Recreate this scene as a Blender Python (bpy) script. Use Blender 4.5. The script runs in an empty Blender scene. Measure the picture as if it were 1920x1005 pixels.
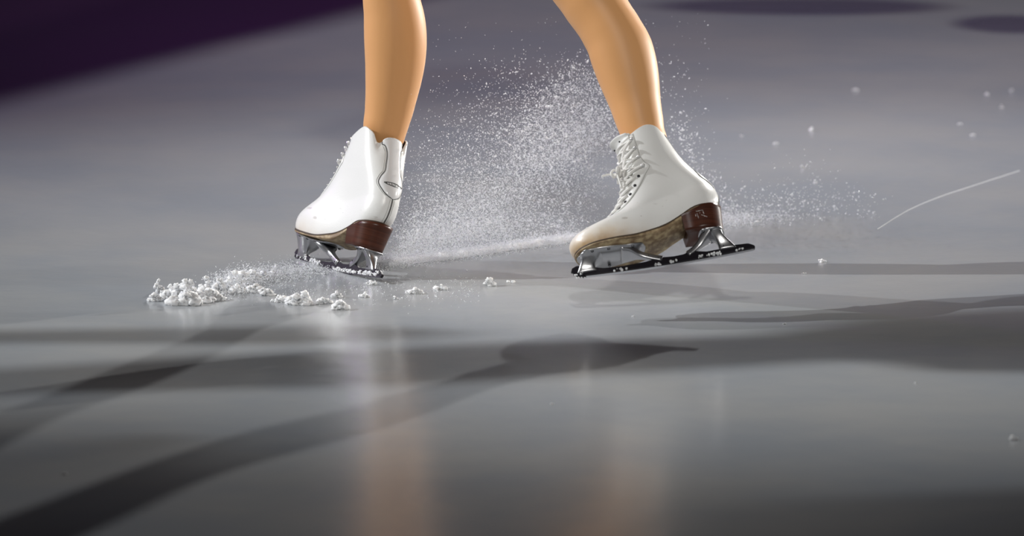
import bpy, bmesh, math, random
import numpy as np
from mathutils import Vector, Matrix, Euler, noise as mnoise

random.seed(7); rng = np.random.default_rng(7)
SC = bpy.context.scene; COL = SC.collection
R = math.radians

# ------------------------------------------------------------------ camera
PITCH = R(10.0); DIST = 11.0; FPX = 1170 * DIST
CAM = np.array([0, -DIST * math.cos(PITCH), DIST * math.sin(PITCH)])
FW = np.array([0, math.cos(PITCH), -math.sin(PITCH)])
UP = np.array([0, math.sin(PITCH), math.cos(PITCH)])
RT = np.array([1.0, 0, 0])
cd = bpy.data.cameras.new('camera'); cam = bpy.data.objects.new('camera', cd); COL.objects.link(cam)
cam.location = CAM; cam.rotation_euler = (math.pi / 2 - PITCH, 0, 0)
cd.sensor_width = 36; cd.lens = 36 * FPX / 1920; cd.clip_start = .5; cd.clip_end = 200
cd.dof.use_dof = True; cd.dof.focus_distance = 10.85; cd.dof.aperture_fstop = 5.0
SC.camera = cam

def ray(x, y): return FW * FPX + RT * (x - 960) - UP * (y - 502.5)
def ground(x, y, z=0.0):
    d = ray(x, y); return CAM + d * ((z - CAM[2]) / d[2])
def at(x, y, Y):
    d = ray(x, y); return CAM + d * ((Y - CAM[1]) / d[1])

# ------------------------------------------------------------------ object helpers
def tag(o, label=None, cat=None, group=None, kind=None):
    if label: o['label'] = label
    if cat: o['category'] = cat
    if group: o['group'] = group
    if kind: o['kind'] = kind
    return o
def empty(name, loc=(0, 0, 0)):
    o = bpy.data.objects.new(name, None); COL.objects.link(o); o.location = loc
    o.empty_display_size = .05; return o
def link(name, me, mat, parent=None, smooth=True):
    o = bpy.data.objects.new(name, me); COL.objects.link(o)
    if mat is not None: me.materials.append(mat)
    if smooth and len(me.polygons):
        me.polygons.foreach_set('use_smooth', [True] * len(me.polygons))
    if parent is not None: o.parent = parent
    return o

class MB:
    """collects vertices and faces of ONE mesh"""
    def __init__(s): s.v = []; s.f = []
    def add(s, V, F):
        b = len(s.v); s.v += [tuple(map(float, p)) for p in V]; s.f += [tuple(i + b for i in f) for f in F]
    def rings(s, rings, close=True, cap=True):
        n = len(rings[0]); V = [p for r in rings for p in r]; F = []
        for i in range(len(rings) - 1):
            for j in range(n if close else n - 1):
                k = (j + 1) % n
                F.append((i * n + j, i * n + k, (i + 1) * n + k, (i + 1) * n + j))
        if cap:
            F.append(tuple(range(n - 1, -1, -1))); F.append(tuple((len(rings) - 1) * n + j for j in range(n)))
        s.add(V, F)
    def grid(s, G):
        n = len(G[0]); V = [p for r in G for p in r]
        s.add(V, [(i * n + j, i * n + j + 1, (i + 1) * n + j + 1, (i + 1) * n + j) for i in range(len(G) - 1) for j in range(n - 1)])
    def tube(s, pts, r, n=8, taper=None, cap=True):
        pts = [np.array(p, float) for p in pts]; N = len(pts); rings = []
        up = np.array([0.13, 0.31, 0.94]); prev = None
        for i, p in enumerate(pts):
            t = pts[min(i + 1, N - 1)] - pts[max(i - 1, 0)]; t = t / (np.linalg.norm(t) + 1e-12)
            if prev is None:
                u = np.cross(t, up)
            else:
                u = prev - t * (prev @ t)
            u /= np.linalg.norm(u) + 1e-12; prev = u; w = np.cross(t, u)
            rr = r[i] if isinstance(r, list) else r
            if not hasattr(rr, '__len__'): rr = (rr, rr)
            rings.append([p + u * math.cos(a) * rr[0] + w * math.sin(a) * rr[1] for a in np.linspace(0, 2 * math.pi, n, endpoint=False)])
        s.rings(rings, cap=cap)
    def ball(s, c, r, sub=1, jit=0.0, scale=(1, 1, 1)):
        V, F = ICO[sub]; c = np.array(c, float)
        k = 1 + (rng.normal(0, jit, len(V)) if jit else np.zeros(len(V)))
        s.add(c + V * k[:, None] * r * np.array(scale), F)
    def mesh(s, name):
        me = bpy.data.meshes.new(name); me.from_pydata(s.v, [], s.f); me.update()
        bm = bmesh.new(); bm.from_mesh(me); bmesh.ops.recalc_face_normals(bm, faces=bm.faces); bm.to_mesh(me); bm.free()
        return me
    def build(s, name, mat, parent=None, smooth=True): return link(name, s.mesh(name), mat, parent, smooth)

ICO = {}
for sub in (1, 2, 3):
    bm = bmesh.new(); bmesh.ops.create_icosphere(bm, subdivisions=sub, radius=1)
    bm.verts.ensure_lookup_table()
    ICO[sub] = (np.array([v.co[:] for v in bm.verts]), [tuple(v.index for v in f.verts) for f in bm.faces]); bm.free()

def spl(t, xs, ys):
    """smooth (catmull-rom hermite) interpolation"""
    xs = np.asarray(xs, float); ys = np.asarray(ys, float); t = np.asarray(t, float)
    m = np.gradient(ys, xs)
    i = np.clip(np.searchsorted(xs, t) - 1, 0, len(xs) - 2)
    h = xs[i + 1] - xs[i]; u = np.clip((t - xs[i]) / h, 0, 1)
    return ((2*u**3 - 3*u**2 + 1) * ys[i] + (u**3 - 2*u**2 + u) * h * m[i] + (-2*u**3 + 3*u**2) * ys[i+1] + (u**3 - u**2) * h * m[i+1])
def sstep(a, b, x):
    u = np.clip((x - a) / (b - a), 0, 1); return u * u * (3 - 2 * u)

# ------------------------------------------------------------------ materials
def mat(name, col, rough=.5, metal=0.0, spec=.5, **kw):
    m = bpy.data.materials.new(name); m.use_nodes = True
    b = m.node_tree.nodes['Principled BSDF']
    b.inputs['Base Color'].default_value = (*col, 1); b.inputs['Roughness'].default_value = rough
    b.inputs['Metallic'].default_value = metal; b.inputs['Specular IOR Level'].default_value = spec
    for k, v in kw.items(): b.inputs[k.replace('_', ' ')].default_value = v
    return m
def N(m, t, **kw):
    n = m.node_tree.nodes.new(t)
    for k, v in kw.items(): setattr(n, k, v)
    return n
def math_n(m, op, a, b=None, clamp=False):
    n = N(m, 'ShaderNodeMath', operation=op); n.use_clamp = clamp
    for i, v in enumerate((a, b)):
        if v is None: continue
        if isinstance(v, (int, float)): n.inputs[i].default_value = v
        else: m.node_tree.links.new(v, n.inputs[i])
    return n.outputs[0]
def noise_n(m, scale, detail=3, vec=None, rough=.5):
    n = N(m, 'ShaderNodeTexNoise'); n.inputs['Scale'].default_value = scale; n.inputs['Detail'].default_value = detail
    n.inputs['Roughness'].default_value = rough
    if vec is not None: m.node_tree.links.new(vec, n.inputs['Vector'])
    return n.outputs['Fac']
def objco(m): return N(m, 'ShaderNodeTexCoord').outputs['Object']
def ramp(m, fac, lo, hi):
    n = N(m, 'ShaderNodeMapRange'); n.interpolation_type = 'SMOOTHSTEP'
    m.node_tree.links.new(fac, n.inputs['Value']); n.inputs['From Min'].default_value = lo; n.inputs['From Max'].default_value = hi
    return n.outputs['Result']
def mix(m, fac, a, b):
    n = N(m, 'ShaderNodeMix', data_type='RGBA'); L = m.node_tree.links
    if isinstance(fac, (int, float)): n.inputs[0].default_value = fac
    else: L.new(fac, n.inputs[0])
    for i, v in ((6, a), (7, b)):
        if isinstance(v, tuple): n.inputs[i].default_value = (*v, 1)
        else: L.new(v, n.inputs[i])
    return n.outputs[2]
def bump(m, h, strength, dist):
    n = N(m, 'ShaderNodeBump'); n.inputs['Strength'].default_value = strength; n.inputs['Distance'].default_value = dist
    m.node_tree.links.new(h, n.inputs['Height']); m.node_tree.links.new(n.outputs[0], m.node_tree.nodes['Principled BSDF'].inputs['Normal'])
def setcol(m, sock): m.node_tree.links.new(sock, m.node_tree.nodes['Principled BSDF'].inputs['Base Color'])

S = 1 / 1170.0
def leather_mat(name, toe_amt):
    m = mat(name, (.8, .8, .78), .32)
    co = objco(m); sp = N(m, 'ShaderNodeSeparateXYZ'); m.node_tree.links.new(co, sp.inputs[0])
    x, z = sp.outputs[0], sp.outputs[2]
    tx = ramp(m, x, -10 * S, 120 * S); tz = ramp(m, z, 98 * S, 48 * S)
    n1 = noise_n(m, 38, 4, co)
    st = math_n(m, 'MULTIPLY', math_n(m, 'MULTIPLY', tx, tz), math_n(m, 'MULTIPLY', n1, 1.5 * toe_amt), True)
    c = mix(m, st, (.82, .82, .80), (.60, .43, .24))
    edge = math_n(m, 'MULTIPLY', math_n(m, 'MULTIPLY', ramp(m, z, 70 * S, 50 * S), tx), math_n(m, 'MULTIPLY', noise_n(m, 60, 3, co), .9 * toe_amt), True)
    c = mix(m, edge, c, (.30, .17, .07))
    mpn = N(m, 'ShaderNodeMapping'); mpn.inputs['Scale'].default_value = (18, 18, 60); m.node_tree.links.new(co, mpn.inputs[0])
    scf = math_n(m, 'MULTIPLY', ramp(m, noise_n(m, 1.6, 3, mpn.outputs[0]), .68, .73), ramp(m, z, 135 * S, 95 * S))
    c = mix(m, math_n(m, 'MULTIPLY', scf, .45), c, (.33, .29, .25))
    sc = ramp(m, noise_n(m, 160, 2, co), .70, .76)
    low = ramp(m, z, 150 * S, 80 * S)
    c = mix(m, math_n(m, 'MULTIPLY', math_n(m, 'MULTIPLY', sc, low), .55), c, (.32, .27, .22))
    setcol(m, c); bump(m, noise_n(m, 420, 3, co), .12, .001)
    return m
LEATHER_A = leather_mat('white_leather', .45)
LEATHER_B = leather_mat('white_leather_worn', 1.0)
PATCH = mat('white_gloss_leather', (.78, .78, .78), .2)
TONGUE = mat('white_padded_leather', (.74, .74, .72), .45)
LACE = mat('white_lace', (.82, .81, .78), .8); bump(LACE, noise_n(LACE, 900, 2, objco(LACE)), .4, .0006)
SEAM = mat('dark_grey_seam', (.09, .09, .085), .6)
STITCH = mat('grey_stitch', (.42, .42, .40), .7)
LINING = mat('dark_brown_lining', (.03, .012, .010), .9)
EYE = mat('dark_eyelet', (.03, .03, .035), .35, .6)
HOOK = mat('pale_hook_metal', (.72, .72, .72), .25, .5)
WELT = mat('dark_welt', (.055, .035, .02), .6)
SOLE = mat('tan_sole_leather', (.40, .30, .17), .6)
co = objco(SOLE); setcol(SOLE, mix(SOLE, ramp(SOLE, noise_n(SOLE, 90, 4, co), .35, .7), (.20, .13, .07), (.46, .36, .21)))
HEEL = mat('stacked_brown_heel', (.10, .03, .018), .34, spec=.3)
co = objco(HEEL); mp = N(HEEL, 'ShaderNodeMapping'); mp.inputs['Scale'].default_value = (6, 6, 420)
HEEL.node_tree.links.new(co, mp.inputs[0])
setcol(HEEL, mix(HEEL, ramp(HEEL, noise_n(HEEL, 1.0, 4, mp.outputs[0]), .3, .7), (.050, .016, .009), (.085, .028, .016)))
STEEL = mat('brushed_silver', (.44, .44, .45), .34, 1.0); bump(STEEL, noise_n(STEEL, 500, 2, objco(STEEL)), .06, .0005)
BLADE = mat('black_blade_side', (.010, .008, .012), .45, .1, spec=.25)
EDGE = mat('polished_edge', (.62, .62, .63), .2, 1.0)
SCREW = mat('dark_screw', (.16, .16, .17), .25, 1.0)
SNOW = mat('packed_snow', (.90, .91, .93), .65)
b = SNOW.node_tree.nodes['Principled BSDF']; b.inputs['Subsurface Weight'].default_value = .85; b.inputs['Subsurface Radius'].default_value = (1, .95, .9); b.inputs['Subsurface Scale'].default_value = .004; b.inputs['Base Color'].default_value = (.95, .96, .98, 1)
SPRAY = mat('flying_ice', (.97, .98, 1.0), .3)
tr = N(SPRAY, 'ShaderNodeBsdfTranslucent'); tr.inputs[0].default_value = (.97, .98, 1, 1); mx = N(SPRAY, 'ShaderNodeMixShader'); mx.inputs[0].default_value = .42
SPRAY.node_tree.links.new(SPRAY.node_tree.nodes['Principled BSDF'].outputs[0], mx.inputs[1]); SPRAY.node_tree.links.new(tr.outputs[0], mx.inputs[2])
SPRAY.node_tree.links.new(mx.outputs[0], SPRAY.node_tree.nodes['Material Output'].inputs[0])
MARK = mat('silver_stamp', (.55, .50, .48), .35, .7)
TIGHTS = mat('tan_tights', (.73, .37, .15), .5, spec=.35)
b = TIGHTS.node_tree.nodes['Principled BSDF']; b.inputs['Sheen Weight'].default_value = .25; b.inputs['Sheen Roughness'].default_value = .4
b.inputs['Sheen Tint'].default_value = (1, .85, .7, 1)
DRESS = mat('red_dress_cloth', (.35, .02, .03), .6)

# ------------------------------------------------------------------ boot surface (local px units, x to the toe, z up)
FT = [0, .05, .10, .16, .22, .28, .34, .42, .50, .60, .72, .85, 1]
FX = [162, 168, 169.5, 162, 145, 122, 104, 87, 72, 61, 56, 52, 47]
FZ = [50, 60, 74, 88, 99, 109, 121, 140, 164, 192, 224, 254, 282]
BT = [0, .08, .20, .35, .50, .65, .80, .90, 1]
BX = [-106, -112, -115, -109, -95, -76, -59, -49, -42]
BZ = [105, 116, 138, 164, 190, 218, 246, 264, 276]
SOLX = [-115, -80, -57, -40, -10, 20, 50, 80, 130, 170]
SOLZ = [105, 99, 93, 84, 68, 57, 49, 47, 47, 51]
W0X = [-115, -80, -40, 0, 40, 80, 115, 140, 172]
W0Y = [31, 32, 29, 32, 40, 45, 44, 42, 38]
def w0(x): return spl(x, W0X, W0Y)

class Boot:
    def __init__(s, FX_, FZ_, BX_, BZ_, wide=0.0, twist=0.0, sol=SOLZ, hump=(19, .60, .24, 9, .24, .07)):
        s.FX, s.FZ, s.BX, s.BZ, s.wide, s.twist, s.sol, s.hump, s.cache = FX_, FZ_, BX_, BZ_, wide, twist, sol, hump, {}
    def solz(s, x): return spl(x, SOLX, s.sol)
    def halfring(s, t, n=90):
        """points from back centre to front centre on the +y side (n,3)"""
        tt = min(max(t, 0), 1)
        xb, zb, xf, zf = spl(tt, BT, s.BX), spl(tt, BT, s.BZ), spl(tt, FT, s.FX), spl(tt, FT, s.FZ)
        a = np.linspace(0, math.pi, n); q = (1 - np.cos(a)) / 2
        x = xb + (xf - xb) * q; L = xf - xb
        dip = s.solz(x) - (zb + (zf - zb) * q); dip -= dip[0] + (dip[-1] - dip[0]) * q
        z = zb + (zf - zb) * q + dip * (1 - sstep(0, .62, tt))
        z += sstep(.72, 1, tt) * (s.hump[0] * np.exp(-((q - s.hump[1]) / s.hump[2]) ** 2) - s.hump[3] * np.exp(-((q - s.hump[4]) / s.hump[5]) ** 2) + 4 * np.exp(-(q / .06) ** 2))
        wa = spl(tt, [0, .4, .55, .75, .9, 1], [36, 37, 36, 37, 40, 42]) + s.wide * sstep(.3, .8, tt)
        m = sstep(.12, .62, tt); W = (1 - m) * (w0(x) + 2.5 * math.sin(math.pi * min(tt / .3, 1))) + m * wa
        ef = spl(tt, [0, .2, .35, .6, 1], [58, 66, 84, 62, 50]); eb = 46
        ef = min(ef, L * .56); eb = min(eb, L * .44)
        d0 = x - xb; d1 = xf - x
        c0 = np.where(d0 < eb, 1 - (1 - np.clip(d0 / eb, 0, 1)) ** 2.1, 1) ** .5
        c1 = np.where(d1 < ef, np.clip(1 - (1 - np.clip(d1 / ef, 0, 1)) ** 2.2, 0, 1), 1) ** .5
        y = W * c0 * c1; y[0] = y[-1] = 0
        return np.stack([x, y, z], -1)
    def twisted(s, p):
        p = np.array(p, float); a = s.twist * sstep(95, 230, p[..., 2]); c_, s_ = np.cos(a), np.sin(a)
        return np.stack([p[..., 0] * c_ - p[..., 1] * s_, p[..., 0] * s_ + p[..., 1] * c_, p[..., 2]], -1)
    def full(s, t, n=44):
        h = s.halfring(t, n); return s.twisted(np.concatenate([h, (h * [1, -1, 1])[-2:0:-1]]))
    def hr(s, t):
        k = round(t, 4)
        if k not in s.cache:
            P = s.halfring(t, 160); d = np.concatenate([[0], np.cumsum(np.linalg.norm(np.diff(P, axis=0), axis=1))])
            s.cache[k] = (P, d)
        return s.cache[k]
    def pt(s, t, d, front):
        P, D = s.hr(t); side = 1 if d >= 0 else -1; q = abs(d)
        if front: q = D[-1] - q
        p = np.array([np.interp(q, D, P[:, i]) for i in range(3)]); p[1] *= side; return s.twisted(p)
    def surf(s, t, d, front=False, off=0.0):
        p = s.pt(t, d, front)
        e = .012; t0, t1 = max(t - e, 0), min(t + e, 1)
        du = s.pt(t1, d, front) - s.pt(t0, d, front); dv = s.pt(t, d + 1.5, front) - s.pt(t, d - 1.5, front)
        n = np.cross(du, dv); n /= np.linalg.norm(n) + 1e-9
        c = s.twisted(s.halfring(t, 9).mean(0) * np.array([1, 0, 1]))
        if n @ (p - c) < 0: n = -n
        return p + n * off
    def find_t(s, z, front):
        ts = np.linspace(0, 1, 300); zs = spl(ts, FT if front else BT, s.FZ if front else s.BZ); return float(np.interp(z, zs, ts))

def U(pts): return [np.asarray(p, float) * S for p in pts]

def make_skate(name, label, boot, leather, bow, stamp):
    root = empty(name); tag(root, label, 'ice skate', 'pair of white figure skates')
    # ---- boot upper with inner lining wall
    ts = np.concatenate([np.linspace(0, .4, 34), np.linspace(.4, 1, 40)[1:]])
    rings = []
    for t in ts:
        rings.append(boot.full(t))
    mb = MB()
    mb.rings([U(r) for r in rings], cap=False)
    n = len(rings[0]); mb.f.append(tuple(range(n - 1, -1, -1)))
    top = rings[-1]; c = top.mean(0)
    roll = top + (c - top) * [.03, .03, 0] + [0, 0, 1.5]
    mb.rings([U(top), U(roll), U(top + (c - top) * [.075, .075, 0])], cap=False)
    up = mb.build('boot_upper', leather, root)
    inn = [top + (c - top) * [.075, .075, 0]]
    for t, k in ((.9, .10), (.8, .12), (.7, .14)):
        f = boot.full(t); cc = f.mean(0); inn.append(f + (cc - f) * [k, k, 0])
    mb = MB(); mb.rings([U(r) for r in inn], cap=False); mb.f.append(tuple(3 * n + j for j in range(n)))
    ln = mb.build('collar_lining', LINING, up); tag(ln, 'dark brown collar lining')
    # ---- heel stay patch on the back, with seams
    T0 = boot.find_t(153, False)
    hk = [T0, T0 + .03, T0 + .09, T0 + .16, T0 + .23, T0 + .30, T0 + .38, .86, .92, .96, 1.0]
    hw = [1.0, 12, 23, 30, 26, 18, 16, 16, 20, 25, 25]
    tsn = np.linspace(T0, 1, 60); G = []; EL = []; ER = []
    for t in tsn:
        w = max(float(spl(t, hk, hw)), .5)
        row = [boot.surf(t, w * v, False, 2.0 * (1 - abs(v) ** 8) + .3) for v in np.linspace(-1, 1, 25)]
        G.append(U(row)); EL.append(boot.surf(t, -w - .6, False, .4)); ER.append(boot.surf(t, w + .6, False, .4))
    toprow = [p + np.array([0, 0, 3.0]) * S for p in G[-1]]; ctr = boot.full(1).mean(0) * S
    G.append(toprow); G.append([p + (ctr - p) * np.array([.1, .1, 0]) for p in toprow])
    mb = MB(); mb.grid(G); st = mb.build('heel_stay', PATCH, root)
    mb = MB(); mb.tube(U(EL[::-1] + ER[1:]), 1.0 * S, 6)
    seam = [boot.surf(t, 0, False, .5) for t in np.linspace(.02, T0, 24)]
    mb.tube(U(seam), 1.3 * S, 6)
    sm = mb.build('heel_seam', SEAM, st); tag(sm, 'dark seam line down the heel')
    mb = MB()
    for side in (-1, 1):
        mb.tube(U([boot.surf(t, side * (max(float(spl(t, hk, hw)), .5) + 5), False, .15) for t in np.linspace(T0 + .02, .93, 50)]), .4 * S, 5)
        mb.tube(U([boot.surf(t, side * 5, False, .15) for t in np.linspace(.02, T0 - .01, 20)]), .4 * S, 5)
    mb.build('heel_stitching', STITCH, st)
    # ---- oval emblem on the stay (unreadable lettering in a lens-shaped outline)
    TE = T0 + .165; mb = MB()
    def em(u, v, o=2.6):   # u along width (-1..1), v up px
        return boot.surf(TE + v / 290.0, -u * 20 + 0, False, o)
    us = np.linspace(-1, 1, 26)
    mb.tube(U([em(u, 5.5 * (1 - u * u) ** .8 - .7 * u) for u in us]), [(.9 * S if u < .35 else .55 * S) for u in us], 6)
    mb.tube(U([em(u, -5.0 * (1 - u * u) ** .8 - .7 * u) for u in us]), [(.9 * S if -.9 < u < .1 else .4 * S) for u in us], 6)
    for u, r in ((-.84, 1.0), (-.74, .8), (.96, .9)): mb.ball(em(u, -.7 * u) * S, r * 1.5 * S, 1)
    for u0, u1 in ((-.55, -.45), (-.3, -.3), (-.3, -.16), (-.05, -.05), (.12, .12)):
        mb.tube(U([em(u0, 2.4 - .7 * u0), em((u0 + u1) / 2, -.7 * u0), em(u1, -2.4 - .7 * u1)]), .45 * S, 5)
    mb.tube(U([em(u, 1.5 - 7 * (u - .5) ** 2 - .7 * u) for u in np.linspace(.35, .85, 8)]), .4 * S, 5)
    tag(mb.build('oval_emblem', SEAM, st), 'dark oval emblem')
    # ---- tongue
    G = []
    for t in np.linspace(.33, 1, 40):
        lift = 1.2 + 5 * sstep(.72, 1, t)
        G.append(U([boot.surf(t, v * 26, True, lift + 2.5 * (1 - v * v) - 1.5) for v in np.linspace(-1, 1, 15)]))
    last = [p / S for p in G[-1]]
    for k, (dx, dz, w) in enumerate(((4, 4, 1.05), (8, 7, 1.05), (11, 9, .95), (12, 10, .78), (11.5, 10.5, .5))):
        mid = last[7]
        G.append(U([[p[0] + dx + (p[0] - mid[0]) * .2, p[1] * w, p[2] + dz - 4 * abs(v) ** 2] for p, v in zip(last, np.linspace(-1, 1, 15))]))
    back = []
    for row in G[-6:][::-1]: back.append([p + np.array([-5, 0, -1.5]) * S for p in row])
    mb = MB(); mb.grid(G + back); tg = mb.build('tongue', TONGUE, root)
    tp = [p / S for p in G[-5]]
    for i in (4, 10):
        mb = MB(); mb.ball((tp[i] + np.array([1.0, 0, -8])) * S, 1.8 * S, 2); mb.build('tongue_hole', EYE, tg)
    # ---- eyestay facings
    for side in (-1, 1):
        G = []; edge = []
        tl = np.linspace(.30, .985, 60)
        for t in tl:
            outer = float(spl(t, [.30, .36, .5, .60, .655, .69, .75, .85, .985], [18, 31, 42, 50, 55, 47, 39, 36, 34]))
            inner = float(spl(t, [.30, .34, .985], [6, 11, 13]))
            G.append(U([boot.surf(t, side * (inner + (outer - inner) * v), True, (2.2 * min(1, 8 * v + .2) if v < .5 else 2.2 * min(1, 10 * (1 - v) + .1))) for v in np.linspace(0, 1, 13)]))
            edge.append(boot.surf(t, side * (outer + .3), True, .3))
        mb = MB(); mb.grid(G); f = mb.build('eyestay', leather, root)
        mb = MB(); mb.tube(U(edge), .55 * S, 5); mb.build('eyestay_seam', STITCH, f)
    # ---- eyelets, hooks, laces
    TE_ = [.345, .385, .43, .48, .535, .595]; TH = [.655, .745, .83, .92]
    def ed(t): return float(spl(t, [.3, .36, .5, .6, .66, .75, .85, .985], [13, 22, 31, 37, 40, 32, 29, 27]))
    for t in TE_:
        for side in (-1, 1):
            mb = MB(); p = boot.surf(t, side * ed(t), True, 2.2); q = boot.surf(t, side * ed(t), True, 3.2); nn = (q - p)
            mb.tube(U([p - nn, p + nn * 1.0, p + nn * .9]), [3.1 * S, 2.8 * S, 1.0 * S], 14)
            mb.build('eyelet', EYE, root)
    for t in TH:
        for side in (-1, 1):
            mb = MB(); p = boot.surf(t, side * ed(t), True, 1.5); q = boot.surf(t, side * ed(t), True, 2.5); nn = q - p
            o = boot.surf(t, side * (ed(t) + 6), True, 1.5) - p; o /= np.linalg.norm(o)
            mb.tube(U([p, p + nn * 3, p + nn * 5.5 + o * 2, p + nn * 6 + o * 6]), [2.6 * S, 2.2 * S, 2.4 * S, 2.8 * S], 8)
            mb.ball((p + nn * 5.5 + o * 5) * S, 3.2 * S, 2)
            tag(mb.build('lace_hook', HOOK, root), 'pale metal lace hook')
    alls = TE_ + TH; mb = MB()
    def lacept(t, d, h): return boot.surf(min(t, 1), d, True, h)
    for i, t in enumerate(alls):
        t2 = alls[i + 1] if i + 1 < len(alls) else .965
        for side in (-1, 1):
            pts = []; e0 = ed(t) - (6 if i < len(TE_) else 0); e1 = ed(t2) - (6 if i + 1 < len(TE_) else 0)
            for u in np.linspace(0, 1, 12):
                tt = t + (t2 - t) * u; d = side * e0 * (1 - u) - side * e1 * u
                pts.append(lacept(tt, d, 3.4 + 4.6 * math.sin(math.pi * u) + (.9 * side if .2 < u < .8 else 0)))
            mb.tube(U(pts), (2.3 * S, 1.5 * S), 8)
        if i < len(TE_):
            mb.tube(U([lacept(t, d, 2.6 + 4.0 * (1 - (d / ed(t)) ** 2)) for d in np.linspace(-ed(t) + 5, ed(t) - 5, 11)]), (2.4 * S, 1.6 * S), 8)
    for i, t in enumerate(TH):      # the pairs of strands that fan from the knot to the hooks
        for side in (-1, 1):
            for k in (0, 1):
                t0 = .60 + .06 * i + .02 * k
                mb.tube(U([lacept(t0 + (t - t0) * u, side * (3 + (ed(t) - 1 + 4 * k - 3) * u), 5.0 + 4 * math.sin(math.pi * u) + k) for u in np.linspace(0, 1, 10)]), 1.9 * S, 7)
    lc = mb.build('laces', LACE, root)
    if bow:
        k0 = lacept(.70, 0, 12); mb = MB()
        fwd = lacept(.70, 0, 20) - k0; fwd /= np.linalg.norm(fwd)
        mb.ball(k0 * S, 6 * S, 2, .05, (1, 1.2, .9))
        def arc(pts, r): 
            P = np.array(pts, float); u = np.linspace(0, 1, len(P)); uu = np.linspace(0, 1, 18)
            mb.tube(U(np.stack([spl(uu, u, P[:, i]) for i in range(3)], -1)), r * S, 8)
        Y = np.array([0, 1, 0]); Z = np.array([0, 0, 1])
        arc([k0, k0 + fwd * 8 + Y * 8 + Z * 2, k0 + fwd * 16 + Y * 10 - Z * 8, k0 + fwd * 12 + Y * 6 - Z * 14, k0 + fwd * 3], 2.4)
        arc([k0, k0 + fwd * 12 - Y * 4, k0 + fwd * 22 - Y * 4 - Z * 2, k0 + fwd * 34 - Y * 2 - Z * 9], 1.9)
        arc([k0, k0 + fwd * 5 + Y * 9 - Z * 7, k0 + fwd * 4 + Y * 12 - Z * 22, k0 + fwd * 2 + Y * 11 - Z * 40], 2.2)
        arc([k0, k0 + Y * 12 + Z * 2, k0 + Y * 22 - Z * 3 + fwd * 3, k0 + Y * 17 - Z * 9 + fwd * 4, k0 + Y * 4 - Z * 3 + fwd * 3], 3.2)
        arc([k0, k0 - Y * 10, k0 - Y * 18 - Z * 5 + fwd * 3, k0 - Y * 12 - Z * 11 + fwd * 4, k0 - Z * 3 + fwd * 3], 3.0)
        mb.build('lace_bow', LACE, lc)
    # ---- welt and outsole
    def outline(grow, n=44, xmin=None):
        h = boot.halfring(0, n).copy()
        mid = 25.0; h[:, 0] = mid + (h[:, 0] - mid) * (1 + grow / 140); h[:, 1] = h[:, 1] * (1 + grow / 40)
        return np.concatenate([h, (h * [1, -1, 1])[-2:0:-1]])
    o = outline(1.8); o1 = outline(1.4)
    mb = MB(); mb.rings([U(outline(-1.0) + [0, 0, 2.0]), U(o + [0, 0, 1.2]), U(o + [0, 0, -1.4]), U(outline(-1.5) + [0, 0, -1.6])])
    tag(mb.build('welt', WELT, root), 'thin dark welt line above the sole')
    th = np.array([4.6 + 6.0 * math.exp(-((x - 2) / 34) ** 2) for x in o1[:, 0]])
    low = outline(.6).copy(); low[:, 2] -= th
    mb = MB(); mb.rings([U(o1 + [0, 0, -1.2]), U(np.column_stack([o1[:, :2], o1[:, 2] - th + 1.2])), U(low)])
    tag(mb.build('outsole', SOLE, root), 'worn tan leather sole')
    # ---- heel block: D-shaped slices
    def heel_ring(k):   # k 0 top .. 1 bottom
        xb = -115 + 5 * k; xf = -38 - 2 * k; hw_ = 34 - 5.5 * k; pts = []
        for a in np.linspace(math.pi / 2, 3 * math.pi / 2, 30):
            pts.append([xb + 36 + 36 * math.cos(a), hw_ * math.sin(a)])
        for v in np.linspace(-1, 1, 14):
            pts.append([xf - 7 * (1 - v * v) * (1 - .3 * k), hw_ * .97 * v])
        pts = np.array(pts); zt = boot.solz(pts[:, 0]) - 1.2; z = zt * (1 - k) + 51.5 * k
        return np.column_stack([pts, z])
    mb = MB(); mb.rings([U(heel_ring(k)) for k in np.linspace(0, 1, 10)])
    hb = mb.build('heel', HEEL, root); tag(hb, 'stacked brown heel block')
    # stamp on the heel side
    mb = MB(); sd = 1
    def hp(x, z): 
        y = 34 - 5.5 * (98 - z) / 46; xx = -113 + 36
        if x < xx: y *= math.sqrt(max(0, 1 - ((xx - x) / 36) ** 2))
        return np.array([x, sd * (y + .35), z])
    for a, b_ in (((-66, 84), (-78, 85)), ((-78, 85), (-79, 76)), ((-74, 76), (-84, 70)), ((-67, 80), (-68, 70)), ((-64, 79), (-64, 74)), ((-72, 81), (-72, 79))):
        mb.tube(U([hp(*a), hp(*b_)]), .8 * S, 6)
    if stamp: tag(mb.build('heel_stamp', MARK, hb), 'small silver stamped mark on the heel')
    # ---- blade: runner
    top_x = [-156, -150, -135, -118, -100, -72, -56, -44, -30, -12, 8, 22, 40, 80, 115, 132, 150, 163, 172]
    top_z = [13, 18, 19, 20, 16, 15, 19, 22, 17, 16, 18, 17, 14, 13, 15, 20, 26, 29, 25]
    bx = list(np.linspace(-156, 150, 40)); bz = [x * x / (2 * 2600) for x in bx]
    picks = [(153, 6.0), (155, 2.5), (158, 8.0), (160.5, 4.0), (163, 10.0), (166, 6.5), (168, 13), (171.5, 11), (172, 17), (175, 18)]
    tx = np.linspace(172, -156, 90); tz = np.interp(tx, top_x, top_z)
    prof = list(zip(bx, bz)) + picks + list(zip(tx, tz))[:-1] + [(-158.5, 12), (-159.5, 9), (-158.5, 6.5)]
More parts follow.
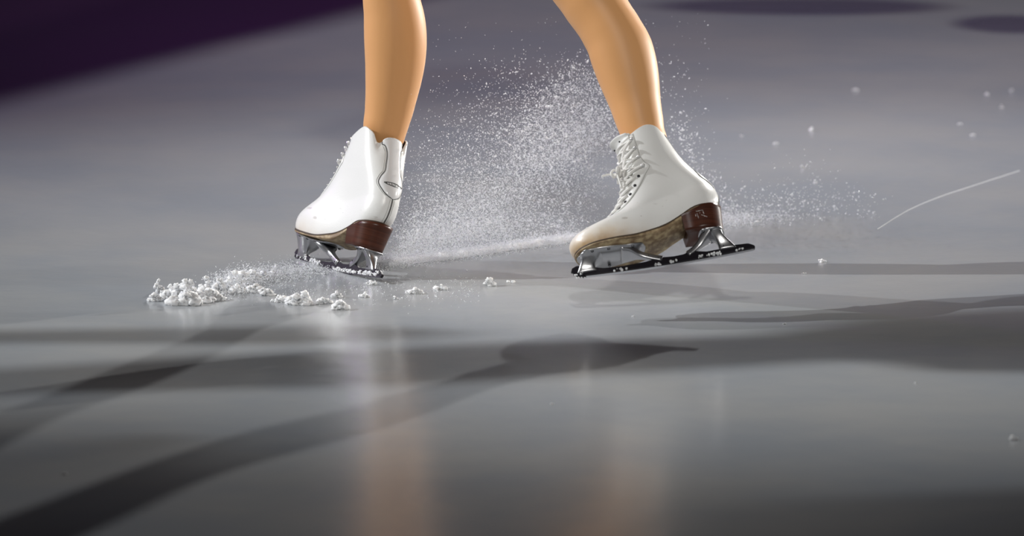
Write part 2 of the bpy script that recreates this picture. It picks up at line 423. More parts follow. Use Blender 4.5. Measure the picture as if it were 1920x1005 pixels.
    def extr(prof, hy, name, m, par, bev=0.0, y0=0):
        bm = bmesh.new(); a = [bm.verts.new((x * S, (y0 - hy) * S, z * S)) for x, z in prof]
        f = bm.faces.new(a); r = bmesh.ops.extrude_face_region(bm, geom=[f])
        bmesh.ops.translate(bm, vec=(0, 2 * hy * S, 0), verts=[v for v in r['geom'] if isinstance(v, bmesh.types.BMVert)])
        bmesh.ops.recalc_face_normals(bm, faces=bm.faces)
        me = bpy.data.meshes.new(name); bm.to_mesh(me); bm.free()
        o_ = link(name, me, m, par, False)
        return o_
    bl = extr(prof, 2.4, 'blade', BLADE, root); tag(bl, 'black skating blade with toe pick')
    eb = [(x, z - .5) for x, z in zip(bx, bz)] + [(x, z + 2.6) for x, z in zip(bx[::-1], bz[::-1])]
    tag(extr(eb, 2.9, 'blade_edge', EDGE, bl), 'polished silver running edge')
    # packed snow on the blade sides
    mb = MB()
    for side in (-1, 1):
        for x0, x1, k, zz in () if not stamp else ((-138, -122, 4, 4), (-100, -50, 22, 6), (-20, 0, 5, 5), (8, 30, 6, 4), (70, 100, 8, 5), (150, 170, 6, 8)):
            for i in range(k):
                x = random.uniform(x0, x1); rr = random.uniform(1.2, 2.9)
                mb.ball(np.array([x, side * (2.4 + rr * .35), x * x / 5200 + random.uniform(2.5, zz + 2)]) * S, rr * S, 1, .18)
    if not stamp:      # the planted blade carries thicker patches
        for side in (-1, 1):
            for x0, x1, k, z0_, z1_ in ((72, 108, 46, 3, 11), (-70, 20, 60, 2, 7), (-125, -75, 50, 2, 9), (-148, -130, 12, 3, 12), (120, 165, 16, 4, 16)):
                for i in range(k):
                    x = random.uniform(x0, x1); rr = random.uniform(1.2, 2.8)
                    mb.ball(np.array([x, side * (2.4 + rr * .3), x * x / 5200 + random.uniform(z0_, z1_)]) * S, rr * S, 1, .18)
    sn = mb.build('blade_snow', SNOW, bl, False); tag(sn, 'white snow packed on the blade side', kind='stuff')
    # ---- front plate and stanchions
    def plate(xs, hws, z, th_, nm):
        xs = np.array(xs, float); hws = np.array(hws, float); xx = xs[0] + (xs[-1] - xs[0]) * (1 - np.cos(np.linspace(0, math.pi, 40))) / 2
        yy = np.clip(spl(xx, xs, hws), .2, 99); P = np.concatenate([np.column_stack([xx, yy]), np.column_stack([xx, -yy])[-2:0:-1]])
        zz = z(P[:, 0]); c_ = P.mean(0); A = np.column_stack([P, zz]); B = np.column_stack([c_ + (P - c_) * .97, zz - th_])
        mb_ = MB(); mb_.rings([U(A), U(A - [0, 0, th_ * .6]), U(B)]); return mb_.build(nm, STEEL, root)
    fz = lambda x: boot.solz(x) - 5.4
    fp = plate([34, 38, 48, 70, 100, 130, 150, 160], [3, 16, 24, 28, 33, 32, 24, 4], fz, 3.0, 'front_plate')
    rz = lambda x: 51.6 + 0 * x
    rp = plate([-111, -107, -98, -86, -74, -66, -63], [4, 16, 23, 25, 24, 18, 5], rz, 3.0, 'rear_plate')
    def strut(path, ax, ay, par, nm='stanchion'):
        path = np.array(path, float); u = np.linspace(0, 1, len(path)); uu = np.linspace(0, 1, 16)
        cx = np.stack([spl(uu, u, path[:, 0]), spl(uu, u, path[:, 1])], -1); wx = spl(uu, u, ax); wy = spl(uu, u, ay); rg = []
        for (x, z), a, b_ in zip(cx, wx, wy):
            rg.append([[x + a * math.copysign(abs(math.cos(q)) ** .6, math.cos(q)), b_ * math.copysign(abs(math.sin(q)) ** .6, math.sin(q)), z] for q in np.linspace(0, 2 * math.pi, 20, endpoint=False)])
        mb_ = MB(); mb_.rings([U(r) for r in rg]); return mb_.build(nm, STEEL, par)
    strut([(134, float(fz(134)) - 1.5), (138, 34), (145, 23), (146, 13)], [22, 17, 15, 19], [28, 17, 8, 4.4], fp)
    def limb(path, a_, b_, par):       # a swept strut with rounded-square section in the plane of the blade
        path = np.array(path, float); u = np.linspace(0, 1, len(path)); uu = np.linspace(0, 1, 18)
        c_ = np.stack([spl(uu, u, path[:, 0]), spl(uu, u, path[:, 1])], -1); A_ = spl(uu, u, a_); B_ = spl(uu, u, b_)
        d = np.gradient(c_, axis=0); d /= np.linalg.norm(d, axis=1)[:, None]; nr = np.stack([-d[:, 1], d[:, 0]], -1); rg = []
        sq = [(math.copysign(abs(math.cos(q)) ** .45, math.cos(q)), math.copysign(abs(math.sin(q)) ** .45, math.sin(q))) for q in np.linspace(.1, .1 + 2 * math.pi, 24, endpoint=False)]
        for c0, n0, a0, b0 in zip(c_, nr, A_, B_): rg.append([[c0[0] + n0[0] * a0 * sx, b0 * sy, c0[1] + n0[1] * a0 * sx] for sx, sy in sq])
        mb_ = MB(); mb_.rings([U(r) for r in rg]); return mb_.build('stanchion', STEEL, par)
    limb([(80, float(fz(80)) - 2), (62, 39), (46, 31), (28, 23), (9, 15.5)], [4, 6, 5.5, 5.5, 5.5], [25, 19, 8, 5.2, 4.6], fp)
    limb([(-84, 51), (-73, 44), (-62, 33), (-50, 24), (-38, 17)], [6, 8, 6, 5.5, 5.5], [22, 16, 8, 5.2, 4.6], rp)
    strut([(-93, 50), (-99, 40), (-107, 27), (-111, 15)], [14, 11, 13, 16], [21, 12, 6, 4.2], rp)
    for par, pl in ((fp, [(58, 1), (76, 1), (102, 1), (132, 1), (150, .7)]), (rp, [(-73, .95), (-86, 1.05), (-101, .8)])):
        for x, kx in pl:
            for side in (-1, 1):
                zb = (fz(x) if par is fp else 51.6) - 3.0; yy = side * kx * (21 if par is rp else (21 if x < 80 else 27))
                if par is rp: yy = side * kx * 19
                if x == 150: yy = side * 15
                mb = MB(); mb.tube(U([(x, yy, zb + .5), (x, yy, zb - 1.4), (x, yy, zb - 2.2)]), [3.0 * S, 2.8 * S, 1.5 * S], 10)
                mb.build('screw', SCREW, par)
    # rivets where struts meet the blade
    for x, z in ((16, 17), (32, 25), (-46, 25), (-104, 20)):
        for side in (-1, 1):
            mb = MB(); mb.ball(np.array([x, side * 5.0, z]) * S, 1.3 * S, 1); mb.build('rivet', EYE, bl)
    return root

def place(root, yaw, pitch, roll, x, y, z):
    a, p, r = R(yaw), R(pitch), R(roll)
    M = Matrix.Rotation(a, 3, 'Z') @ Matrix.Rotation(p, 3, 'Y') @ Matrix.Rotation(r, 3, 'X')
    root.rotation_euler = M.to_euler(); root.location = (x, y, z); return M

bootA = Boot([163, 169, 170, 163, 149, 133, 118, 103, 91, 79, 67, 58, 52], [63, 71, 82, 95, 107, 119, 132, 150, 169, 189, 209, 228, 244],
             [-106, -112, -115, -111, -100, -86, -73, -64, -57], [105, 116, 136, 160, 183, 208, 232, 248, 259], 6.0, 0.0,
             [105, 99, 93, 84, 69, 60, 54, 54, 58, 64], (18, .38, .24, 15, .075, .055))
bootB = Boot([162, 168, 169, 159, 138, 112, 90, 71, 58, 49, 44, 42, 40], [50, 60, 73, 85, 93, 101, 111, 127, 147, 175, 208, 238, 268], BX, BZ, 0.0, R(19),
             SOLZ, (14, .52, .36, 4, .2, .07))
skA = make_skate('figure_skate', 'white figure skate planted on the ice, its seamed heel stay and oval emblem towards us', bootA, LEATHER_A, False, False)
MA = place(skA, 121.1, 2.7, 21.5, -0.2774, -0.03, -0.0008)
skB = make_skate('figure_skate', 'white figure skate lifted off the ice with laced front and sole tipped into view', bootB, LEATHER_B, True, True)
MB_ = place(skB, 185.0, 8.4, 45.2, 0.2407, -0.45, 0.0835)
def loc2w(M, root, p): return np.array(M @ Vector(np.array(p, float) * S)) + np.array(root.location)

# ------------------------------------------------------------------ person: tights-clad legs, hips and waist (one surface)
colA = loc2w(MA, skA, (0, 0, 262)); colB = loc2w(MB_, skB, (0, 0, 262))
def leg_rings(rows, Y0, y0px, slope, extra):
    """rows (py, left, right) silhouette; Y recedes by slope per metre of height"""
    C_ = []
    for py, l, r in rows:
        c = at((l + r) / 2, py, Y0)
        c = at((l + r) / 2, py, Y0 + slope * (c[2] - y0px)); hw = (r - l) / 2 / FPX * ((c - CAM) @ FW)
        C_.append((c, hw))
    return C_ + extra
rowsA = [(305, 703, 745), (288, 690, 752), (268, 686, 757), (240, 680, 765), (209, 682.5, 775), (179, 684, 783), (149, 684, 791), (119, 684, 797), (75, 682.5, 800.5), (30, 681, 796), (0, 679, 788), (-40, 677, 779)]
rowsB = [(300, 1195, 1245), (282, 1182, 1254), (265, 1172, 1254), (251, 1164, 1250), (223, 1152, 1245), (195, 1142, 1241), (167, 1130, 1239.5), (139, 1118, 1237), (111, 1107, 1232), (84, 1096, 1224), (56, 1080, 1210), (28, 1062, 1193), (0, 1041, 1179), (-30, 1020, 1160)]
hipA = np.array([-.14, .08, .92]); hipB = np.array([.05, -.06, .92])
kneeA = at(726, -110, colA[1] + .03); kneeB = at(1060, -100, colB[1] + .14)
def thigh(knee, hip): return [(knee, .056), (knee + (hip - knee) * .3, .066), (knee + (hip - knee) * .65, .08), (hip, .088), (hip + np.array([0, 0, .06]), .088)]
legA = leg_rings(rowsA, colA[1], colA[2], .05, thigh(kneeA, hipA)); legB = leg_rings(rowsB, colB[1] + .012, colB[2], .45, thigh(kneeB, hipB))
def sweep(mb, L, n=40, sub=6, stretch=None):
    P = np.array([c for c, r in L]); r = np.array([r for c, r in L]); u = np.concatenate([[0], np.cumsum(np.linalg.norm(np.diff(P, axis=0), axis=1))])
    uu = np.interp(np.linspace(0, len(u) - 1, (len(u) - 1) * sub + 1), np.arange(len(u)), u)
    Q = np.stack([spl(uu, u, P[:, i]) for i in range(3)], -1); rr = spl(uu, u, r); rg = []
    for i in range(len(Q)):
        t = Q[min(i + 1, len(Q) - 1)] - Q[max(i - 1, 0)]; t /= np.linalg.norm(t)
        X = RT - t * (t @ RT); X /= np.linalg.norm(X); Yv = np.cross(t, X); k = np.linalg.norm(np.cross(t, [1, 0, 0])) ** .9
        k = max(k, .75)
        rg.append([Q[i] + X * math.cos(a) * rr[i] * k + Yv * math.sin(a) * rr[i] * .98 for a in np.linspace(0, 2 * math.pi, n, endpoint=False)])
    mb.rings(rg)
mb = MB(); sweep(mb, legA); sweep(mb, legB)
mid = (hipA + hipB) / 2
hd = (hipB - hipA); hd[2] = 0; hd /= np.linalg.norm(hd); fd = np.array([-hd[1], hd[0], 0])
rg = []
for z, a_, b_ in ((.84, .10, .08), (.88, .165, .11), (.94, .185, .125), (1.0, .175, .12), (1.07, .14, .10), (1.14, .125, .09), (1.2, .125, .09)):
    rg.append([np.array([mid[0], mid[1], z]) + hd * math.cos(q) * a_ + fd * math.sin(q) * b_ for q in np.linspace(0, 2 * math.pi, 40, endpoint=False)])
mb.rings(rg)
me = mb.mesh('person'); tmp = bpy.data.objects.new('tmp', me); COL.objects.link(tmp)
md = tmp.modifiers.new('r', 'REMESH'); md.mode = 'VOXEL'; md.voxel_size = .0042
ms = tmp.modifiers.new('s', 'SMOOTH'); ms.factor = .5; ms.iterations = 5
dg = bpy.context.evaluated_depsgraph_get(); me2 = bpy.data.meshes.new_from_object(tmp.evaluated_get(dg))
bpy.data.objects.remove(tmp); me2.name = 'person'; me2.materials.clear()
person = link('person', me2, TIGHTS)
tag(person, 'person skating in tan tights, lower legs spread apart above the ice', 'person')
# skating dress, above the frame (its colour reaches the ice)
rg = []
for z, a_, b_ in ((.80, .30, .26), (.86, .25, .2), (.93, .215, .155), (1.0, .19, .135), (1.07, .155, .115), (1.14, .138, .103), (1.215, .138, .103)):
    rg.append([np.array([mid[0], mid[1], z + (.012 * math.sin(9 * q) if z < .9 else 0)]) + hd * math.cos(q) * a_ * (1 + (.05 * math.sin(9 * q) if z < .9 else 0)) + fd * math.sin(q) * b_ * (1 + (.05 * math.sin(9 * q) if z < .9 else 0)) for q in np.linspace(0, 2 * math.pi, 72, endpoint=False)])
mb = MB(); mb.rings(rg, cap=False); mb.f.append(tuple(6 * 72 + j for j in range(72))); mb.build('dress', DRESS, person)

# ------------------------------------------------------------------ ice
ICE = mat('rink_ice', (.40, .41, .43), .2, spec=.42); ICE.node_tree.nodes['Principled BSDF'].inputs['IOR'].default_value = 1.31
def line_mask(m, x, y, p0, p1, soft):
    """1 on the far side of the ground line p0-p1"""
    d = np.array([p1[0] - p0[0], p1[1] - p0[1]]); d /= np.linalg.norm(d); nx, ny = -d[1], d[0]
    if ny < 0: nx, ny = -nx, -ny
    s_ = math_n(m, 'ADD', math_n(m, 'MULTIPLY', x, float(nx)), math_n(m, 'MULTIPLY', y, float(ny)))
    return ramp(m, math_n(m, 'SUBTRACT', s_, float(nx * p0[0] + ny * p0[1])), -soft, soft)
co = objco(ICE); sp = N(ICE, 'ShaderNodeSeparateXYZ'); ICE.node_tree.links.new(co, sp.inputs[0]); x, y = sp.outputs[0], sp.outputs[1]
wob = math_n(ICE, 'MULTIPLY', math_n(ICE, 'SUBTRACT', noise_n(ICE, 1.4, 2, co), .5), .10)
yw = math_n(ICE, 'ADD', y, wob)
c = mix(ICE, ramp(ICE, noise_n(ICE, 2.2, 5, co, .6), .3, .7), (.355, .38, .41), (.43, .435, .435))
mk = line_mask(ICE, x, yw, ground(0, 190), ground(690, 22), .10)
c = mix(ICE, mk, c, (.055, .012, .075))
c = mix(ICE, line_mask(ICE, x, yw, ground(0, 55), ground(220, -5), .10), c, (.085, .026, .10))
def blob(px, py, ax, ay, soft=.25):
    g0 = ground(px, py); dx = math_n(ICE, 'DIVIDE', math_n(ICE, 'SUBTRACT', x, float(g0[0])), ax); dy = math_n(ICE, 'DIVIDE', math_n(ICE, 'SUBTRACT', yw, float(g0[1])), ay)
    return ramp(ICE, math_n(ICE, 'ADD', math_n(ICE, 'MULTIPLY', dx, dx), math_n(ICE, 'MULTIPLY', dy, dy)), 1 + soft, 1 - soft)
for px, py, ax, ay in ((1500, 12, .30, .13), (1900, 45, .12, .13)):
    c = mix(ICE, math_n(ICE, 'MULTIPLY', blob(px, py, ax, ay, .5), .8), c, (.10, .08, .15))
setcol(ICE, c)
hgt = math_n(ICE, 'ADD', noise_n(ICE, 9, 3, co), math_n(ICE, 'MULTIPLY', noise_n(ICE, 120, 3, co), .10))
bump(ICE, hgt, .25, .004)
rr = N(ICE, 'ShaderNodeMapRange'); ICE.node_tree.links.new(noise_n(ICE, 3, 4, co), rr.inputs[0]); rr.inputs['To Min'].default_value = .16; rr.inputs['To Max'].default_value = .25
ICE.node_tree.links.new(rr.outputs[0], ICE.node_tree.nodes['Principled BSDF'].inputs['Roughness'])
mb = MB(); mb.add([(-14, -12, 0), (14, -12, 0), (14, 26, 0), (-14, 26, 0)], [(0, 1, 2, 3)])
fl = mb.build('floor', ICE, None, False); tag(fl, 'grey reflective sheet of rink ice with purple painted graphic', 'ice', kind='structure')

# ------------------------------------------------------------------ snow lumps
def lump_mesh(w, h, seed, n=16, flat=.8):
    """one irregular crumbly snow clump, metres; base at z=0"""
    r_ = np.random.default_rng(seed); mb = MB()
    for i in range(n):
        u = r_.uniform(-1, 1); zz = r_.random() ** 1.4 * (1 - .65 * abs(u)); rad = r_.uniform(.17, .32) * min(w, h * 1.6) * (1 - .4 * zz)
        c = np.array([u * w / 2 * .85, r_.uniform(-.5, .5) * w * .4, max(zz * h - rad * .6, rad * .25)])
        V, F = ICO[3 if w > .012 else 2]; o_ = r_.uniform(-9, 9, 3); k = np.array([1 + .55 * mnoise.noise(Vector(v * 1.5 + o_)) + .38 * mnoise.noise(Vector(v * 3.6 + o_)) + .20 * mnoise.noise(Vector(v * 8.5 + o_)) for v in V])
        P = c + V * k[:, None] * rad * np.array([1.1, 1, .95]); P[:, 2] = np.maximum(P[:, 2], 0.0); mb.add(P, F)
    return mb
def clump(px, py, wpx, hpx, label, seed, name='snow_clump', n=16, group='loose snow clumps on the ice'):
    g0 = ground(px, py); o = lump_mesh(wpx * S, hpx * S, seed, n).build(name, SNOW, None, True)
    o.location = g0; tag(o, label, 'snow clump', group); return o
# the scraped heap: one uncountable mass
mb = MB()
heap = [(290, 564, 24, 14), (298, 548, 18, 22), (318, 560, 30, 24), (338, 562, 26, 42), (352, 564, 26, 52), (345, 570, 50, 24), (368, 560, 22, 32), (385, 556, 26, 36), (396, 562, 34, 22), (412, 552, 24, 32), (424, 545, 28, 26), (380, 566, 40, 14), (405, 563, 30, 12), (440, 536, 30, 24), (456, 532, 30, 24), (474, 528, 28, 20), (492, 524, 26, 16), (512, 519, 24, 12), (445, 548, 26, 14)]
for i, (px, py, w, h) in enumerate(heap):
    m_ = lump_mesh(w * S, h * 1.2 * S, 100 + i, 18); g0 = ground(px, py); mb.add([np.array(p) + g0 for p in m_.v], m_.f)
tag(mb.build('snow_heap', SNOW), 'ragged white heap of scraped snow on the ice at left end of the ridge', 'snow', kind='stuff')

clumps = [
 (455, 549, 16, 12, 'tiny snow clump just past the inner end of the big heap'),
 (478, 548, 30, 24, 'snow clump with a spiky top, first in the arc leading from the heap'),
 (497, 553, 30, 16, 'low sloping snow clump, second in the arc from the heap'),
 (519, 566, 16, 22, 'narrow upright snow clump in the arc beneath the snowy ridge'),
 (531, 566, 24, 14, 'flat crumbly snow clump beside the tallest clump of the arc'),
 (552, 570, 30, 20, 'wide snow clump against the base of the tallest clump in the arc'),
 (566, 571, 30, 40, 'tallest snow clump at the right end of the arc'),
 (607, 569, 22, 15, 'pointed snow clump right of the tallest clump in the arc'),
 (631, 558, 18, 16, 'upright snow clump behind the chunky forward clump'),
 (638, 580, 26, 20, 'chunky snow clump lying nearest to us under the planted skate'),
 (684, 557, 18, 9, 'low snow clump below the heel end of the planted blade'),
 (697, 534, 18, 10, 'flat snow clump right under the tail of the planted blade'),
 (776, 550, 28, 13, 'wide low snow clump alone on the ice right of the planted skate'),
 (827, 543, 20, 11, 'small snow clump midway between the two skates'),
 (918, 536, 20, 19, 'snow clump with upright flake left of the lifted skate toe'),
 (957, 530, 14, 7, 'faint small snow clump close left of the lifted toe pick'),
 (739, 561, 10, 8, 'tiny upright snow clump between planted blade and wide low clump'),
]
for i, (px, py, w, h, l) in enumerate(clumps): clump(px, py, w, h, l, 300 + i, n=14 if w > 15 else 8)

chips = [
 (1540, 492, 18, 8, 'largest white ice chip on the ice right of the lifted blade'),
 (1507, 514, 10, 4, 'thin flat ice chip just in front of the largest chip'),
 (1604, 170, 14, 7, 'blurred ice chip on the far ice at upper right'),
 (1523, 245, 12, 9, 'round ice chip on the ice below the blurred far chip'),
 (1455, 270, 9, 8, 'ice chip on the ice behind the lifted boot, beyond its heel'),
 (1504, 316, 9, 8, 'pale ice chip on the ice above the right hand spray'),
 (1528, 344, 8, 5, 'dim ice chip directly above the dense right hand spray'),
 (1896, 172, 9, 12, 'upright ice chip at the far upper right edge'),
 (1850, 178, 10, 6, 'flat ice chip left of the upright chip at the far edge'),
 (1878, 202, 8, 8, 'ice chip below the upright chip at the far edge'),
 (1800, 233, 9, 5, 'soft ice chip above the long curved scratch'),
 (1824, 254, 9, 6, 'lower ice chip above the long curved scratch'),
 (1390, 256, 7, 7, 'ice chip behind the calf of the raised leg'),
 (1898, 825, 15, 9, 'solitary ice chip on the near ice by the right edge'),
 (1187, 594, 5, 4, 'speck of ice on the bright patch beneath the lifted skate'),
 (1035, 758, 5, 4, 'speck of ice beside the lifted toe reflection'),
 (1471, 608, 5, 3, 'speck of ice just behind the long shadow band on the right'),
 (123, 889, 7, 5, 'speck of ice in the near left dark wedge shadow'),
 (1716, 719, 5, 3, 'speck of ice in front of the broad right shadow'),
]
for i, (px, py, w, h, l) in enumerate(chips): clump(px, py, w, h, l, 500 + i, 'ice_chip', 6, 'scattered ice chips')

# ------------------------------------------------------------------ fine spray, ridges and trails (uncountable)
OV = np.array([(1, 0, 0), (-1, 0, 0), (0, 1, 0), (0, -1, 0), (0, 0, 1), (0, 0, -1)], float)
OF = np.array([(0, 2, 4), (2, 1, 4), (1, 3, 4), (3, 0, 4), (2, 0, 5), (1, 2, 5), (3, 1, 5), (0, 3, 5)])
def particles(name, P, r, label, m=None, cat='ice spray'):
    P = np.asarray(P, float); n = len(P); r = np.asarray(r)
    q = rng.normal(size=(n, 3, 3)); q, _ = np.linalg.qr(q)
    sc = rng.uniform(.45, 1.0, (n, 1, 3)); sc[:, :, 0] *= rng.uniform(1.2, 2.6, (n, 1)); V = (OV[None] * sc * r[:, None, None]) @ q + P[:, None]
    V[..., 2] = np.maximum(V[..., 2], 0.0002)
    F = (OF[None] + (np.arange(n) * 6)[:, None, None]).reshape(-1, 3)
    me = bpy.data.meshes.new(name); me.vertices.add(n * 6); me.vertices.foreach_set('co', V.ravel())
    me.loops.add(len(F) * 3); me.loops.foreach_set('vertex_index', F.ravel().astype(np.int32)); me.polygons.add(len(F))
    me.polygons.foreach_set('loop_start', np.arange(0, len(F) * 3, 3, dtype=np.int32)); me.update(calc_edges=True); me.validate()
    return tag(link(name, me, m or SPRAY, None, False), label, cat, kind='stuff')
def lerp_y(px):   # pixel row of the groove between the skates
    return np.interp(px, [700, 800, 900, 1000, 1090, 1200, 1350, 1600], [496, 487, 474, 459, 447, 432, 415, 405])
def groundY(px, py):
    return np.array([ground(a, b_)[1] for a, b_ in zip(px, py)])
def scatter(samples, rad, jit):
    """samples: (px, py, groove px) -> world points around the depth of the groove"""
    P = []; out_r = []
    for (a, b_, g_), r_, j in zip(samples, rad, jit):
        Y = ground(g_, lerp_y(g_))[1] + j; p = at(a, b_, Y)
        if p[2] > .0005: P.append(p); out_r.append(r_)
    return P, out_r
smp = []
def along(n, p0, p1, s0, s1, bias=1.0):
    u = rng.random(n) ** bias; p0 = np.array(p0, float); p1 = np.array(p1, float); d = (p1 - p0) / np.linalg.norm(p1 - p0); nn = np.array([-d[1], d[0]])
    c_ = p0 + (p1 - p0) * u[:, None]; s_ = s0 + (s1 - s0) * u
    return c_ + nn * (rng.normal(size=n) * s_)[:, None] + d * (rng.normal(size=n) * 18)[:, None]
A = np.concatenate([
    along(12000, (745, 470), (1150, 225), 27, 27), along(8000, (760, 445), (1130, 330), 38, 42), along(5500, (770, 380), (1110, 200), 40, 34), along(9000, (740, 478), (960, 420), 16, 26),
    along(2800, (960, 270), (1110, 140), 26, 26), along(1600, (1000, 230), (1130, 190), 30, 40), along(5200, (750, 455), (1080, 420), 24, 20), along(1400, (790, 300), (1000, 150), 45, 40)])
BIG = np.concatenate([along(700, (960, 300), (1140, 150), 45, 45), along(500, (1000, 330), (1150, 240), 40, 30), along(260, (800, 460), (1080, 420), 30, 24)])
NB = len(BIG); A = np.concatenate([A, BIG]); isbig = np.arange(len(A)) >= len(A) - NB
keep = (A[:, 0] > 722 + np.abs(rng.normal(0, 26, len(A)))) & (A[:, 0] < 1235) & (A[:, 1] < lerp_y(A[:, 0]) + 2) & (A[:, 1] > 90)
A = A[keep]; isbig = isbig[keep]; n = len(A); g_ = np.clip(A[:, 0] + rng.normal(0, 40, n), 720, 1250)
rad = np.exp(rng.normal(math.log(.00060), .40, n)); rad = np.where(isbig, rad * 1.9, rad); rad = np.minimum(rad, .0026)
P, r_ = scatter(zip(A[:, 0], A[:, 1], g_), rad, rng.normal(.04, .07, n))
particles('ice_spray', P, r_, 'plume of fine white ice spray rising between the two skates')
B = np.stack([rng.uniform(800, 1330, 260), rng.uniform(25, 330, 260)], -1); n = len(B)
P2, r2 = scatter(zip(B[:, 0], B[:, 1], np.clip(B[:, 0], 720, 1300)), np.exp(rng.normal(math.log(.0006), .3, n)), rng.normal(.05, .08, n))
C2 = np.concatenate([along(1100, (1350, 415), (1640, 392), 16, 26, 1.7), along(500, (1360, 405), (1560, 350), 24, 30, 1.4), along(420, (1262, 240), (1345, 370), 16, 20), along(170, (1255, 110), (1300, 300), 18, 36), along(420, (1300, 350), (1380, 440), 26, 20)])
C2 = C2[(C2[:, 1] < 462) & (C2[:, 0] < 1720)]; n = len(C2)
P3, r3 = scatter(zip(C2[:, 0], C2[:, 1], np.clip(C2[:, 0], 1250, 1600)), np.minimum(np.exp(rng.normal(math.log(.00085), .45, n)), .003), rng.normal(.02, .06, n))
particles('ice_spray', P2 + P3, r2 + r3, 'scatter of ice flecks thrown behind the lifted skate on the right')
# the groove's snowy lip between and beyond the skates
n = 29000; px = np.concatenate([rng.uniform(712, 1100, 26000) - np.abs(rng.normal(0, 12, 26000)), 1300 + np.abs(rng.normal(0, 75, 3000))]); cen = lerp_y(px)
py = cen + rng.normal(0, 1, n) * np.interp(px, [700, 1100, 1400], [5.5, 4.0, 7])
P = [ground(a, b_) + np.array([0, 0, abs(h)]) for a, b_, h in zip(px, py, rng.normal(0, .0045, n))]
trail = particles('snow_trail', P, np.exp(rng.normal(math.log(.00065), .3, n)), 'white snowy lip along the groove running between the skates', SPRAY, 'snow')
mb = MB(); G = []
for a in np.linspace(716, 1098, 240):
    g_ = ground(a, lerp_y(a)); k = float(sstep(712, 745, a) * sstep(1100, 1070, a)) * (.85 + .5 * mnoise.noise(Vector((a * .05, 0, 0)))); row = []
    for v in np.linspace(-1, 1, 11):
        h = .0065 * (1 - v * v) * k * (1 + .7 * mnoise.noise(Vector((a * .22, v * 2.5, 3))))
        row.append(g_ + np.array([0, v * .026 * (.5 + .5 * k), max(h, 0) + .0004]))
    G.append(row)
mb.grid(G); mb.build('ridge', SNOW, trail)
# ridge from the heap to the planted blade
n = 15000; u = rng.random(n); px = 430 + u * 215 - np.abs(rng.normal(0, 26, n)); cen = np.interp(px, [380, 430, 470, 520, 600, 680], [548, 538, 529, 518, 507, 503]); wd = np.interp(px, [400, 520, 680], [9, 8, 7])
py = cen + rng.normal(0, 1, n) * wd
dens = rng.random(n) < np.interp(px, [380, 520, 580, 640], [1, .75, .3, .03]); px, py = px[dens], py[dens]
P = [ground(a, b_) + np.array([0, 0, abs(h)]) for a, b_, h in zip(px, py, rng.normal(0, 1, len(px)) * np.interp(px, [400, 520, 640], [.011, .006, .002]))]
particles('snow_ridge', P, np.exp(rng.normal(math.log(.0007), .45, len(px))), 'powdery snow ridge trailing from the heap to the planted blade', SPRAY, 'snow')
# powder dust around the clumps
n = 900; px = rng.uniform(440, 900, n); py = rng.normal(540, 16, n)
P = [ground(a, b_, .001) for a, b_ in zip(px, py)]
particles('snow_dust', P, np.exp(rng.normal(math.log(.0007), .35, n)), 'specks of snow dust scattered over the ice around the clumps', SPRAY, 'snow')
# curved scratch at right
mb = MB(); xs = np.linspace(1645, 1912, 40); ys = spl(xs, [1645, 1700, 1760, 1820, 1912], [430, 396, 370, 350, 320])
L = [ground(a, b_) for a, b_ in zip(xs, ys)]
mb.grid([[p + np.array([0, w_, .0008 - (0 if w_ == 0 else .0006)]) for w_ in (-.0024, 0, .0024)] for p in L])
tag(mb.build('ice_scratch', mat('scraped_ice', (.74, .75, .76), .7)), 'thin curved white scratch cut in the ice at far right', 'scratch')

# ------------------------------------------------------------------ lights
def spot(name, direction, elev, dist, power, col, size=R(22), radius=.12, aim=(0, -.3, .1), blend=.3):
    d = np.array([direction[0], direction[1], 0.0]); d /= np.linalg.norm(d); d = d * math.cos(R(elev)) + np.array([0, 0, math.sin(R(elev))])
    l = bpy.data.lights.new(name, 'SPOT'); l.energy = power; l.color = col; l.spot_size = size; l.spot_blend = blend; l.shadow_soft_size = radius
    o = bpy.data.objects.new(name, l); COL.objects.link(o); o.location = np.array(aim) + d * dist
    o.rotation_euler = (-Vector(d)).to_track_quat('-Z', 'Y').to_euler(); return o
K = 4 * math.pi * 18 ** 2
AIM = (.48, .05, .1)
POW = dict(key=2.3, high=1.0, rim=1.85, side=.5, edge=4.0, front=1.3, purple=.7, wash=1.45, world=.25)
key = spot('key_spotlight', (-1, .05), 27, 18, POW['key'] * K, (.97, .99, 1), R(12.3), .03, AIM, 1)
high = spot('added_high_light', (-1, .5), 36, 18, POW['high'] * K, (.98, .99, 1), R(13), .04, AIM, 1)  # added second left lamp: splits the key's leg shadows so they fade
rim = spot('rim_spotlight', (.345, .94), 21, 18, POW['rim'] * K, (1, .98, .95), R(9), .2, (.25, .1, .1), 1)
side = spot('side_spotlight', (1, .17), 17, 18, POW['side'] * K, (1, 1, 1), R(13), .2, AIM, 1)
spot('added_edge_light', (1, .72), 6, 18, POW['edge'] * K, (1, .97, .92), R(3.6), .12, (.03, -.2, .52), .35)  # narrow lamp added to brighten the right rims of the legs
front = spot('front_spotlight', (.0, -1), 32, 18, POW['front'] * K, (1, .975, .93), R(9), .5, (.12, .05, .25), 1)
spot('purple_spotlight', (-1, .55), 25, 18, POW['purple'] * K, (.6, .2, 1), R(14), .2, (-.9, 2.2, 0), 1)
spot('added_wash_light', (-.1, -1), 50, 18, POW['wash'] * K, (1, .95, 1), R(13), .3, (.6, 2.8, 0), 1)  # lamp added just to lift the far ice
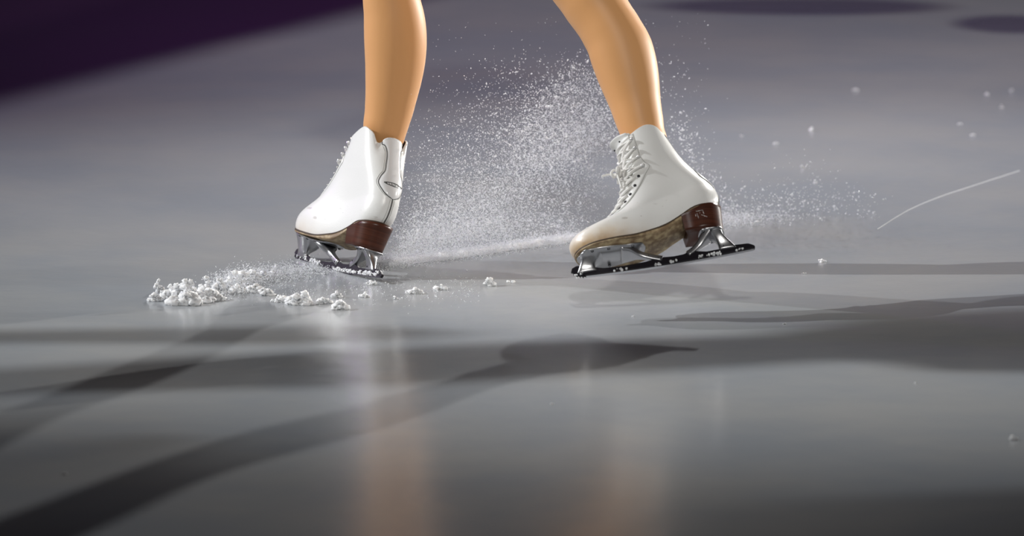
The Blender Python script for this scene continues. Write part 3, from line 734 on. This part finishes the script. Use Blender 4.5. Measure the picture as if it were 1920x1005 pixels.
# boards added out of view, cut so their shadows form the dark bands
PAINT = mat('black_paint', (.02, .02, .02), .7)
def blockers(lamp, label, polys, t=.55):
    blk = empty('added_shade_boards'); L = np.array(lamp.location); blk.location = L * t + np.array([0, 0, .3]); tag(blk, label, 'added rigging')
    o = np.array(blk.location)
    for poly in polys:
        V = []
        for dz in (0, .02):
            for a, b_ in poly: g_ = ground(a, b_); V.append(g_ + (L - g_) * t + np.array([0, 0, dz]) - o)
        n_ = len(poly); mb = MB(); mb.add(V, [tuple(range(n_)), tuple(range(2 * n_ - 1, n_ - 1, -1))] + [(i, (i + 1) % n_, n_ + (i + 1) % n_, n_ + i) for i in range(n_)])
        mb.build('added_shade_board', PAINT, blk, False)
BAND = [(-300, 712), (0, 692), (400, 667), (640, 656), (960, 642), (1400, 630), (1520, 610), (1620, 594), (1920, 578), (2100, 572), (2100, 697), (1920, 695), (1720, 695), (1640, 676), (1500, 672), (1200, 691), (960, 703), (640, 721), (300, 728), (0, 735), (-300, 750)]
WEDGE = [(-300, 880), (0, 858), (140, 830), (295, 814), (200, 868), (110, 905), (0, 962), (-300, 1060)]
THIN = [(-300, 628), (0, 620), (330, 614), (640, 611), (820, 618), (640, 640), (400, 643), (0, 641), (-300, 645)]
CORNER = [(1240, 970), (1500, 940), (1920, 918), (2200, 905), (2200, 1200), (1100, 1200)]
blockers(key, 'black boards added out of view before the left spotlight, shading bands of the ice', [BAND, WEDGE, THIN, CORNER])
blockers(high, 'black boards added out of view before the added high left light, shading bands of the ice', [BAND, WEDGE, THIN, CORNER], .5)
blockers(side, 'black board added out of view before the right spotlight, shading a band of the ice', [BAND])
blockers(front, 'black boards added out of view before the front spotlight, shading bands of the ice', [BAND, WEDGE], .22)
w = bpy.data.worlds.new('arena'); SC.world = w; w.use_nodes = True
w.node_tree.nodes['Background'].inputs[0].default_value = (.055, .05, .06, 1); w.node_tree.nodes['Background'].inputs[1].default_value = POW['world']

SC.view_settings.view_transform = 'Standard'; SC.view_settings.look = 'None'; SC.view_settings.exposure = 0; SC.view_settings.gamma = 1
SC.view_settings.use_curve_mapping = False
SC.cycles.use_denoising = True
